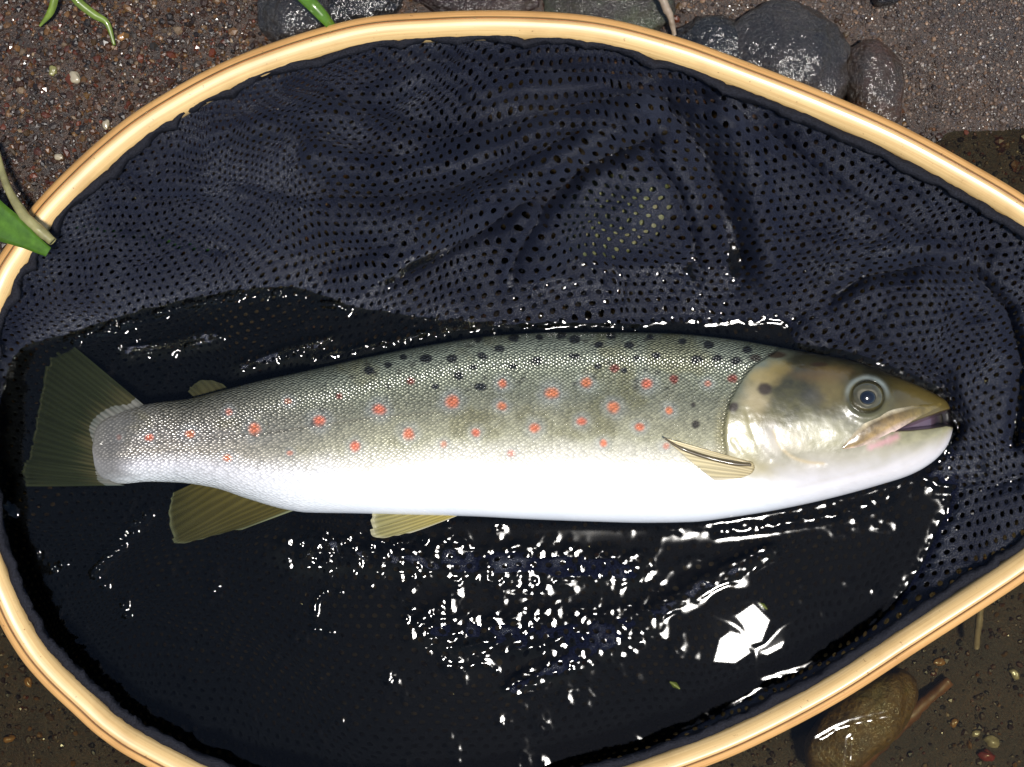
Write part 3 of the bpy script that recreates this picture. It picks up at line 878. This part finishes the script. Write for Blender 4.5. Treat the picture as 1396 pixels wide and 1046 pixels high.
# ---- colour
def grad(v, stops):
    p = [s[0] for s in stops]; c = np.array([s[1] for s in stops])
    return np.stack([np.interp(v, p, c[:, k]) for k in range(3)], -1)
wob = vv + 0.05 * fbm(XX, YY, 60, 3, 42) + 0.02 * fbm(XX, YY, 14, 2, 43)
K = 0.72
body_c = grad(wob, [(0, lin(108, 114, 94, K)), (0.08, lin(144, 150, 130, K)), (0.22, lin(144, 148, 124, K)), (0.34, lin(136, 136, 112, K)), (0.46, lin(164, 160, 130, K)),  # back lightened near the top edge, its lit look put into the colour
                    (0.56, lin(186, 182, 150, K)), (0.68, lin(236, 230, 214, K + .05)), (0.75, lin(250, 248, 246, K + .1)), (1, lin(240, 244, 250, K))])
tail_c = grad(wob, [(0, lin(92, 90, 74, K)), (0.25, lin(118, 112, 100, K)), (0.45, lin(150, 142, 134, K)), (0.6, lin(170, 160, 146, K)), (0.75, lin(226, 222, 224, K)), (1, lin(200, 206, 206, K))])
head_c = grad(wob, [(0, lin(38, 37, 22, K)), (0.2, lin(62, 58, 30, K)), (0.36, lin(80, 76, 44, K)), (0.5, lin(104, 100, 66, K)), (0.62, lin(158, 152, 118, K * .85)),
                    (0.72, lin(196, 188, 168, K * .8)), (0.87, lin(232, 226, 226, K * .85)), (1, lin(238, 238, 242, K))])
head_c = head_c * (1 + sstep(0.78, 0.5, vv) * (0.45 * fbm(XX, YY, 22, 4, 80) + 0.35 * fbm(XX * 0.7, YY, 6, 3, 81)))[..., None]
kt = sstep(560, 230, XX)[..., None]
col = body_c * (1 - kt) + tail_c * kt
snout = sstep(1190, 1260, XX) * sstep(0.62, 0.3, vv)
hm2 = (sstep(-4, 6, headd) * (0.45 + 0.55 * sstep(0, 55, headd + 25 * fbm(XX, YY, 30, 2, 93))) * (1 - 0.85 * sstep(0.72, 0.95, vv) * sstep(1120, 1020, XX)))[..., None]
col = col * (1 - hm2) + head_c * hm2
def paint(mask, c, a=1.0):
    global col
    m_ = np.clip(mask * a, 0, 1)[..., None]
    col = col * (1 - m_) + np.asarray(c) * m_
def blob(x, y, rx, ry, soft=0.35, wobble=0.25):
    d = np.sqrt(((XX - x) / rx) ** 2 + ((YY - y) / ry) ** 2) + wobble * fbm(XX, YY, 9, 2, int(x) % 50)
    return sstep(1 + soft, 1 - soft, d)
paint(snout, lin(104, 88, 40, K), 0.8)
# mottles on flank and gold gill-cover patches
paint(sstep(0.1, 0.5, fbm(XX, YY, 46, 3, 44)) * sstep(0.62, 0.5, vv) * (1 - headm), lin(120, 112, 60, K), 0.45)
for x, y, rx, ry, c, a in [(1040, 515, 20, 12, (176, 152, 90), .55), (1030, 548, 16, 22, (196, 178, 136), .6), (1062, 502, 16, 9, (150, 126, 56), .6),
                           (1078, 600, 20, 14, (226, 214, 190), .5), (1120, 585, 40, 16, (206, 200, 172), .4), (1132, 530, 22, 26, (130, 112, 62), .5),
                           (1108, 542, 15, 13, (62, 60, 52), .7), (1050, 600, 16, 22, (235, 225, 215), .5), (1030, 570, 30, 10, (110, 98, 52), .45),
                           (1120, 510, 40, 10, (110, 84, 40), .5), (1010, 605, 22, 40, (186, 176, 130), .5), (985, 600, 10, 40, (150, 140, 92), .6),
                           (1030, 640, 26, 12, (176, 162, 110), .5)]:
    paint(blob(x, y, rx, ry, 0.7), lin(*c, K), a)
RED = [(517, 558, 9), (617, 548, 9), (752, 536, 9), (435, 574, 8.5), (347, 585, 8.5), (259, 592, 7), (203, 597, 6), (162, 596, 4), (310, 624, 6), (484, 608, 7),
       (557, 592, 8), (605, 606, 5), (649, 590, 6), (685, 523, 7), (684, 554, 6), (697, 618, 5), (729, 584, 7.5), (799, 522, 7), (793, 575, 6.5), (823, 604, 5.5),
       (836, 556, 8), (882, 523, 8), (872, 582, 6), (912, 560, 6), (908, 608, 5), (965, 523, 5), (393, 547, 5), (312, 562, 5), (395, 618, 4)]
for x, y, r_ in RED:
    paint(blob(x, y, r_ * 1.9, r_ * 1.8, 0.6), lin(190, 194, 196, K), 0.32)
for i, (x, y, r_) in enumerate([(x, y, r_ * 0.86) for x, y, r_ in RED]):
    paint(blob(x, y, r_ * rng.uniform(.9, 1.15), r_ * rng.uniform(.85, 1.1), 0.55, 0.22), lin(226, 106 + 8 * (i % 3), 66, 0.85), 0.85 if r_ > 4.6 else 0.55)
for x, y, r_ in [(838, 502, 7), (919, 517, 6), (560, 520, 6), (998, 516, 6), (462, 540, 5)]:
    paint(blob(x, y, r_, r_ * .9, 0.4, 0.4), lin(130, 50, 32, 0.8), 0.9)
BLACK = [(653, 463), (683, 475), (617, 488), (657, 486), (735, 460), (782, 463), (817, 470), (783, 486), (857, 471), (730, 491), (886, 460), (895, 484), (930, 465),
         (950, 490), (977, 488), (1020, 477), (550, 487), (580, 489), (645, 501), (592, 527), (503, 506), (765, 457), (850, 505), (700, 462), (832, 458), (967, 470),
         (1003, 492), (868, 488), (625, 512), (530, 497), (655, 528), (700, 500), (815, 500)]
for x, y in BLACK:
    r_ = rng.uniform(4.5, 7.5)
    paint(blob(x, y, r_ * 1.1, r_ * 0.75, 0.25, 0.5), lin(14, 13, 12), 0.97)
for _ in range(26):
    x = rng.uniform(420, 980); y = float(f_top(np.array(x))) + rng.uniform(8, 75)
    paint(blob(x, y, rng.uniform(3, 5), rng.uniform(2, 4), 0.5, 0.5), lin(40, 36, 28), 0.6)
for x, y, rx, ry in [(1043, 530, 9, 8), (1000, 555, 7, 7), (948, 579, 6, 6), (1060, 484, 12, 4), (1116, 497, 10, 3), (1030, 488, 8, 5), (945, 552, 4, 4)]:
    paint(blob(x, y, rx, ry, 0.35), lin(42, 30, 16), 0.92)
paint(np.exp(-(dl / 1.6) ** 2) * sstep(760, 420, XX), lin(86, 78, 66), 0.45)
paint(sstep(-1.5, 2.5, sdm), lin(92, 74, 88, 0.7), 1.0)
paint(sstep(-1, 4, sdm) * sstep(1262, 1288, XX), lin(16, 14, 18), 0.97)
paint(np.exp(-((headd + 2) / 3.5) ** 2) * np.sin(np.clip(vv, 0, 1) * math.pi), lin(110, 102, 66), 0.3)
paint(np.exp(-(pdist(XX, YY, [tuple(p) for p in PREOP]) / 2.5) ** 2), lin(170, 150, 110), 0.6)
paint(np.exp(-((de - 28) / 3.2) ** 2) * sstep(552, 518, YY) * (0.8 + 0.5 * fbm(XX, YY, 12, 2, 91)), lin(160, 170, 164, 0.7), 0.7)  # pale reflection along the upper eye rim, painted into the skin colour
paint(sstep(26, 22, de), lin(60, 56, 34), 1.0)
paint(np.exp(-(pdist(XX, YY, [(1188, 610), (1222, 596)]) / (5 + 3 * fbm(XX, YY, 10, 2, 82))) ** 2), lin(206, 130, 150), 0.4)
scale = (1 - headm) * sstep(0.86, 0.6, vv) * (0.5 + 0.5 * sstep(0.7, 0.3, vv)) + 0.5 * kt[..., 0] * (1 - headm)
scale = np.clip(scale, 0, 1) * sstep(112, 150, XX)
ktl = sstep(204, 142, XX + 22 * fbm(XX * 0.25, YY, 9, 3, 70) - 30 * (1 - vv) ** 2)
paint(ktl, lin(124, 120, 112, .42), 0.9)
scale = scale * (1 - 0.6 * ktl)
# arc length round the body for the scale pattern
dY = np.diff(YY, axis=1, prepend=YY[:, :1]); dZ = np.diff(ZZ, axis=1, prepend=ZZ[:, :1]) / S
arc = np.cumsum(np.sqrt(dY ** 2 + dZ ** 2), axis=1)
nx, nt = XX.shape
V = P(XX, YY, ZZ)
body = mesh_obj("body", V, grid_faces(nx, nt, True), MAT_FISH, fish, col=col.reshape(-1, 3),
                uv=np.stack([XX.ravel(), arc.ravel() - arc[:, 115:116].repeat(nt, 1).ravel()], -1), extra={'scale': scale})

def fin(name, base, edge, zb, ze, c0, c1, ce, a0=0.85, a1=0.6, nr=16, parent=fish, corr=0.00012, thick=0.0005, drop=1.0, cfade=None, nmul=7, mlen=26):
    """ray fin between a base curve and an outer edge curve (pixels)"""
    n = nr * nmul
    b = catmull(base, n); e = catmull(edge, n)
    t = np.linspace(0, 1, mlen)[None, :]
    ph = np.linspace(0, nr, n)[:, None]
    x = b[:, 0:1] * (1 - t) + e[:, 0:1] * t; y = b[:, 1:2] * (1 - t) + e[:, 1:2] * t
    ph = ph + 0.5 * fbm(ph * 10, ph * 0 + t * 8, 9, 2, 52)
    fray = 3.0 * fbm(ph * 30, ph * 0 + 3, 20, 2, 50)
    x = x + fray * t ** 6 * 1.2; y = y + fray * t ** 6
    ray = 0.5 + 0.5 * np.cos(2 * math.pi * (ph + 0.5 * np.floor(t * 2.999) * 0))
    zb_ = zb if np.ndim(zb) else np.full(n, zb)
    tz = t ** drop
    z = zb_[:, None] * (1 - tz) + ze * tz + corr * (ray - 0.5) * (1 - 0.5 * t) + 0.0006 * fbm(x, y, 45, 2, 51)
    sp = sstep(0.4, 1.0, t)
    tc_ = (t + 0 * ph if cfade is None else sstep(cfade[0], cfade[1], t + 0.22 * fbm(ph * 30, t * 6 + 0 * ph, 12, 3, 53)))[..., None]
    c = (np.asarray(c0)[None, None] * (1 - tc_) + np.asarray(c1)[None, None] * tc_) * (0.86 + 0.26 * ray[..., None])
    em = np.maximum(sstep(0.94, 1.0, t) * 0.6 + 0 * ph, sstep(0.93, 1.0, ph / nr) + 0 * t)[..., None] * 0.8
    c = c * (1 - em) + np.asarray(ce) * em
    al = np.clip((a0 * (1 - t) + a1 * t) * (0.75 + 0.35 * ray) + 0 * ph, 0, 1); al = np.maximum(al, em[..., 0])
    top = P(x, y, z); bot = P(x, y, z - thick)
    f1 = grid_faces(n, mlen)
    N = n * mlen
    # closed rim
    loop = np.concatenate([np.arange(mlen), np.arange(1, n) * mlen + mlen - 1, (n - 1) * mlen + np.arange(mlen - 2, -1, -1), np.arange(n - 2, 0, -1) * mlen])
    l2 = np.roll(loop, -1)
    f = np.vstack([f1, f1[:, ::-1] + N, np.stack([loop, loop + N, l2 + N, l2], -1)])
    return mesh_obj(name, np.vstack([top.reshape(-1, 3), bot.reshape(-1, 3)]), f, MAT_FIN, parent,
                    col=np.tile(np.broadcast_to(c, (n, mlen, 3)).reshape(-1, 3), (2, 1)), extra={'alpha': np.tile(np.broadcast_to(al, (n, mlen)).ravel(), 2)})

GREY = lin(120, 130, 120, .7)
fin("tail_fin", [(196, 552), (165, 566), (140, 585), (134, 610), (138, 636), (150, 655), (170, 662)], [(84, 458), (66, 492), (58, 535), (50, 575), (40, 618), (32, 645), (36, 664)],
    0.0010, -0.0065, lin(140, 138, 128, .42), lin(70, 82, 74, .6), lin(80, 92, 84, .6), 1.0, 0.42, 30, nmul=5, cfade=(-0.02, 0.42))
fin("anal_fin", [(268, 657), (300, 664), (340, 678), (375, 688), (404, 695)], [(236, 672), (232, 704), (236, 736), (252, 741), (330, 722)],
    -0.003, -0.005, lin(126, 118, 76, .6), lin(104, 106, 82, .55), lin(190, 206, 214, .8), 0.9, 0.6, 12)
fin("pelvic_fin", [(600, 688), (620, 684), (636, 683), (644, 690), (640, 697)], [(526, 690), (510, 702), (506, 720), (514, 734), (560, 728)],
    0.0015, 0.0008, lin(158, 138, 56, .75), lin(116, 112, 66, .75), lin(210, 204, 176, .8), 1.0, 0.9, 11)
zp = body_z(np.array([1024., 1027., 1024., 1010.]), np.array([632., 640., 648., 652.]))
zb = np.linspace(float(body_z(np.array(1026.), np.array(630.))), float(body_z(np.array(1005.), np.array(655.))), 8 * 7) + 0.0018
fin("pectoral_fin", [(1027, 631), (1029, 638), (1024, 646), (1010, 652)], [(906, 597), (924, 614), (945, 632), (975, 656)],
    zb, float(body_z(np.array(930.), np.array(612.))) + 0.0022, lin(176, 160, 120, .8), lin(206, 192, 150, .8), lin(226, 214, 190, .8), 1.0, 0.85, 8)
fin("adipose_fin", [(268, 545), (282, 541), (298, 536), (312, 531)], [(256, 534), (266, 525), (282, 519), (302, 522)], -0.004, -0.004,
    lin(96, 94, 78, .5), lin(100, 106, 100, .5), lin(110, 118, 110, .5), 0.9, 0.6, 5, corr=0.00004)
# dark leading spine of the folded pectoral fin
def tube(name, pts, rads, mat, parent=None, sec=8, n=40, wig=0.0, origin=None):
    """pts: (px,py,z m)"""
    c = catmull(pts, n)
    r = np.interp(np.linspace(0, 1, n), np.linspace(0, 1, len(rads)), rads) * S
    W = P(c[:, 0], c[:, 1], c[:, 2])
    t = np.gradient(W, axis=0); t /= np.linalg.norm(t, axis=1)[:, None]
    up = np.array([0.05, 0.03, 1.0]); a = np.cross(t, up); a /= np.linalg.norm(a, axis=1)[:, None]; b = np.cross(a, t)
    V = np.zeros((n, sec, 3))
    for j in range(sec):
        q = 2 * math.pi * j / sec
        rr = (r * (1 + wig * fbm(np.arange(n) * 9.0 + j * 50, np.arange(n) * 3.0, 30, 2, 60)))[:, None]
        V[:, j] = W + rr * (a * math.cos(q) + b * math.sin(q))
    f = grid_faces(n, sec, True)
    caps = []
    for s in range(1, sec // 2):
        caps.append((s, s - 1, sec - s, sec - s - 1)) if sec - s - 1 > s else None
    if caps:
        e = (n - 1) * sec
        f = np.vstack([f, np.array(caps), np.array([[e + q for q in reversed(cf)] for cf in caps])])
    return mesh_obj(name, V, f, mat, parent, origin=origin)
zt = float(body_z(np.array(930.), np.array(612.))) + 0.0026
tube("fin_spine", [(905, 597, zt), (930, 612, zt + 0.0006), (965, 624, zb[0] + 0.0012), (1000, 632, zb[0] + 0.001), (1024, 634, zb[0] + 0.0006)], [1.0, 2.2, 2.8, 3.0, 2.0],
     plain("dark_fin_spine", lin(74, 62, 36), 0.4, 0.5), fish, 8, 40)

# jaw plate (maxilla): lens shaped strip raised from the cheek
uj = catmull([(1284, 546), (1260, 550), (1235, 554), (1205, 561), (1178, 575), (1158, 594), (1148, 608)], 50)
lj = catmull([(1287, 554), (1266, 564), (1245, 574), (1222, 587), (1200, 600), (1175, 610), (1150, 613)], 50)
t = np.linspace(0, 1, 18)
jx = uj[:, 0:1] * (1 - t) + lj[:, 0:1] * t; jy = uj[:, 1:2] * (1 - t) + lj[:, 1:2] * t
prof = np.sin(np.linspace(0.02, 1, 50) * math.pi * 0.93) ** 0.5
jz = body_z(jx, jy) + (-0.0004 + 0.0016 * np.sin(t * math.pi)[None] ** 0.55 * prof[:, None]) + 0.00025 * fbm(jx, jy, 12, 2, 61)
fx = sstep(1215, 1262, jx)[..., None]
jc = grad(np.broadcast_to(t, jx.shape), [(0, lin(206, 196, 170, K)), (0.14, lin(196, 180, 146, K)), (0.3, lin(104, 84, 46, K)), (0.7, lin(150, 124, 78, K)), (1, lin(222, 196, 186, K))])
jc = (jc * (1 - fx) + lin(112, 96, 48, K) * fx) * (1 + 0.35 * fbm(jx, jy, 9, 3, 90))[..., None]
MAT_SKIN = attr_material("smooth_wet_skin", 0.3, 0.6, (420, 0.15, 0.0008), 0.8)
mesh_obj("jaw_plate", P(jx, jy, jz), grid_faces(50, 18)[:, ::-1], MAT_SKIN, fish, col=jc.reshape(-1, 3))

# eye: iris dome, pupil and clear cornea rim
def dome(name, cx, cy, rx, ry, z0, hgt, colf, mat, parent, nr=22, na=48, p=2.0, zf=None):
    rr = np.linspace(0, 1, nr)[:, None]; aa = np.linspace(0, 2 * math.pi, na, endpoint=False)[None, :]
    x = cx + rx * rr * np.cos(aa); y = cy + ry * rr * np.sin(aa)
    z = z0 + hgt * np.sqrt(np.maximum(1 - rr ** p, 0)) + 0 * aa
    c = colf(rr + 0 * aa, aa + 0 * rr)
    return mesh_obj(name, P(x, y, z), grid_faces(nr, na, True), mat, parent, col=c.reshape(-1, 3))
ze = float(body_z(np.array(1182.), np.array(541.)))
def iris_c(r_, a_):
    c = grad(r_ + 0.06 * np.sin(a_ * 3), [(0, lin(40, 40, 36)), (0.45, lin(112, 106, 86, .8)), (0.55, lin(72, 68, 46, .8)), (0.7, lin(84, 78, 50, .8)), (0.86, lin(58, 54, 32, .8)), (1, lin(66, 62, 40, .7))])
    return 0.85 * c * (1 + 0.5 * fbm(r_ * np.cos(a_) * 40, r_ * np.sin(a_) * 40, 12, 3, 92))[..., None]
MAT_EYE = attr_material("wet_eye", 0.12, 0.6, None, 1.0)
eye = dome("eye", 1182, 541, 25, 23, ze - 0.0022, 0.0046, iris_c, MAT_EYE, fish)
dome("pupil", 1183, 542, 12, 10.5, ze + 0.0012, 0.0020, lambda r_, a_: grad(r_, [(0, lin(8, 9, 14)), (0.85, lin(12, 14, 20)), (1, lin(60, 56, 44))]), MAT_EYE, eye)

# ------------------------------------------------------------------ plants and twigs
def blade(name, pts, wid, mat, label, cat="grass blade", keel=0.6, n=50, m=7, thick=0.0004):
    c = catmull([p[:2] for p in pts], n); z = np.interp(np.linspace(0, 1, n), np.linspace(0, 1, len(pts)), [p[2] for p in pts])
    w = np.interp(np.linspace(0, 1, n), np.linspace(0, 1, len(wid)), wid)
    t = np.gradient(c, axis=0); t /= np.linalg.norm(t, axis=1)[:, None]; nn = np.stack([-t[:, 1], t[:, 0]], 1)
    k = np.linspace(-1, 1, m)
    x = c[:, 0:1] + nn[:, 0:1] * w[:, None] * k; y = c[:, 1:2] + nn[:, 1:2] * w[:, None] * k
    zz = z[:, None] + keel * S * w[:, None] * (np.abs(k) - 0.5)[None] + 0.0002 * np.cos(k * 12)[None]
    a = P(x, y, zz).reshape(-1, 3); b = P(x, y, zz - thick).reshape(-1, 3); N = n * m
    loop = np.concatenate([np.arange(m), np.arange(1, n) * m + m - 1, (n - 1) * m + np.arange(m - 2, -1, -1), np.arange(n - 2, 0, -1) * m])
    l2 = np.roll(loop, -1); f1 = grid_faces(n, m)
    f = np.vstack([f1, f1[:, ::-1] + N, np.stack([loop, loop + N, l2 + N, l2], -1)])
    o = mesh_obj(name, np.vstack([a, b]), f, mat, origin=P(pts[0][0], pts[0][1], pts[0][2]))
    return tag(o, label, cat)
def leafmat(name, c):
    m = M(name); n = m.noise(180, 4, 0.6)
    r_ = m.ramp(n.outputs[0], [(0.3, tuple(np.array(c) * 0.65)), (0.7, tuple(np.array(c) * 1.3))])
    m.link(r_.outputs[0], m.inp('Base Color')); m.set(Roughness=0.4, Coat_Weight=0.3, Transmission_Weight=0.0)
    m.link(m.bump(n.outputs[0], 0.2, 0.0006), m.inp('Normal'))
    return m.m
G1 = leafmat("fresh_grass", lin(92, 134, 34, .5)); G2 = leafmat("olive_grass", lin(104, 124, 44, .8)); G3 = leafmat("dry_stem", lin(172, 164, 108, .5)); G4 = leafmat("dark_leaf", lin(40, 110, 30, .8))
G5 = leafmat("pale_sheath", lin(186, 214, 188, .85))
blade("grass_strand", [(-60, 252, .026), (-10, 296, .030), (30, 322, .033), (66, 344, .034)], [24, 25, 22, 13, 7], G1, "broad bright green grass blade lying over the left side of the hoop")
st = tube("dry_reed", [(-8, 196, .020), (8, 250, .027), (30, 290, .033), (52, 312, .0335), (72, 330, .033)], [4, 5, 6.5, 7, 6], G3, None, 10, 40, 0.15, origin=P(-8, 196, .02))
tag(st, "pale dry grass stem resting on the hoop beside the broad green blade", "grass stem")
blade("grass_strand", [(395, -22, .030), (425, 6, .033), (440, 22, .031), (452, 36, .027)], [9, 9, 8, 6], G1, "slim bright green grass blade hanging down to the top of the hoop")
blade("grass_strand", [(78, -30, .022), (74, 0, .020), (68, 18, .018), (54, 36, .014)], [5, 5.5, 5, 1.5], G2, "short curved olive grass blade hooked over the gravel")
blade("grass_strand", [(90, -20, .022), (106, 2, .020), (128, 20, .017), (146, 32, .0145), (156, 62, .0125)], [4, 6, 5.5, 4, 2], G2, "long olive grass blade with a browned tip on the gravel")
for nm, pts, wd in (("grass_strand", [(95, 308), (170, 320), (235, 332), (300, 342)], [2, 6, 6, 2]),):
    zz = [float(ground_z(np.array(float(x)), np.array(float(y)))) + 0.0022 for x, y in pts]
    blade(nm, [(x, y, z) for (x, y), z in zip(pts, zz)], wd, G4, "dark green grass blade seen through the mesh at its left end")
TW = plain("grey_twig_bark", lin(126, 112, 96), 0.5, 0.2); TB = plain("brown_twig_bark", lin(100, 64, 38), 0.5, 0.2)
o = tube("twig", [(893, -26, .024), (904, 2, .022), (914, 24, .019), (919, 48, .015)], [6, 5.5, 4.5, 3], TW, None, 10, 40, 0.3, origin=P(893, -26, .024))
tag(o, "thin grey twig standing beside the mossy stone behind the hoop", "twig")
g0 = lambda x, y, a: float(ground_z(np.array(float(x)), np.array(float(y)))) + a
o = tube("twig", [(1150, 1062, g0(1150, 1062, .004)), (1190, 1022, g0(1190, 1022, .004)), (1240, 975, g0(1240, 975, .004)), (1294, 928, g0(1294, 928, .003))], [12, 12, 11, 7], TB, None, 10, 50, 0.35,
         origin=P(1150, 1062, g0(1150, 1062, .004)))
tag(o, "reddish brown stick lying under water beside the ochre stone", "twig")
o = tube("twig", [(1338, 820, -.012), (1334, 850, -.014), (1331, 884, -.018)], [4.5, 5, 4], TW, None, 8, 24, 0.3, origin=P(1338, 820, -.012))
tag(o, "short pale root sticking out under water beside the lower right hoop", "twig")
for x, y, r_, lab in [(1040, 826, 6, "small yellow green leaf scrap caught in the mesh above the white glint"), (920, 934, 7, "small green leaf scrap lying low in the bag of the net")]:
    z = float(net_z(np.array(float(x)), np.array(float(y)))) + 0.0012
    blade("leaf_scrap", [(x - r_, y - r_ * .6, z), (x, y, z + .0004), (x + r_, y + r_ * .8, z)], [1, r_ * .6, 1], G2, lab, "leaf")
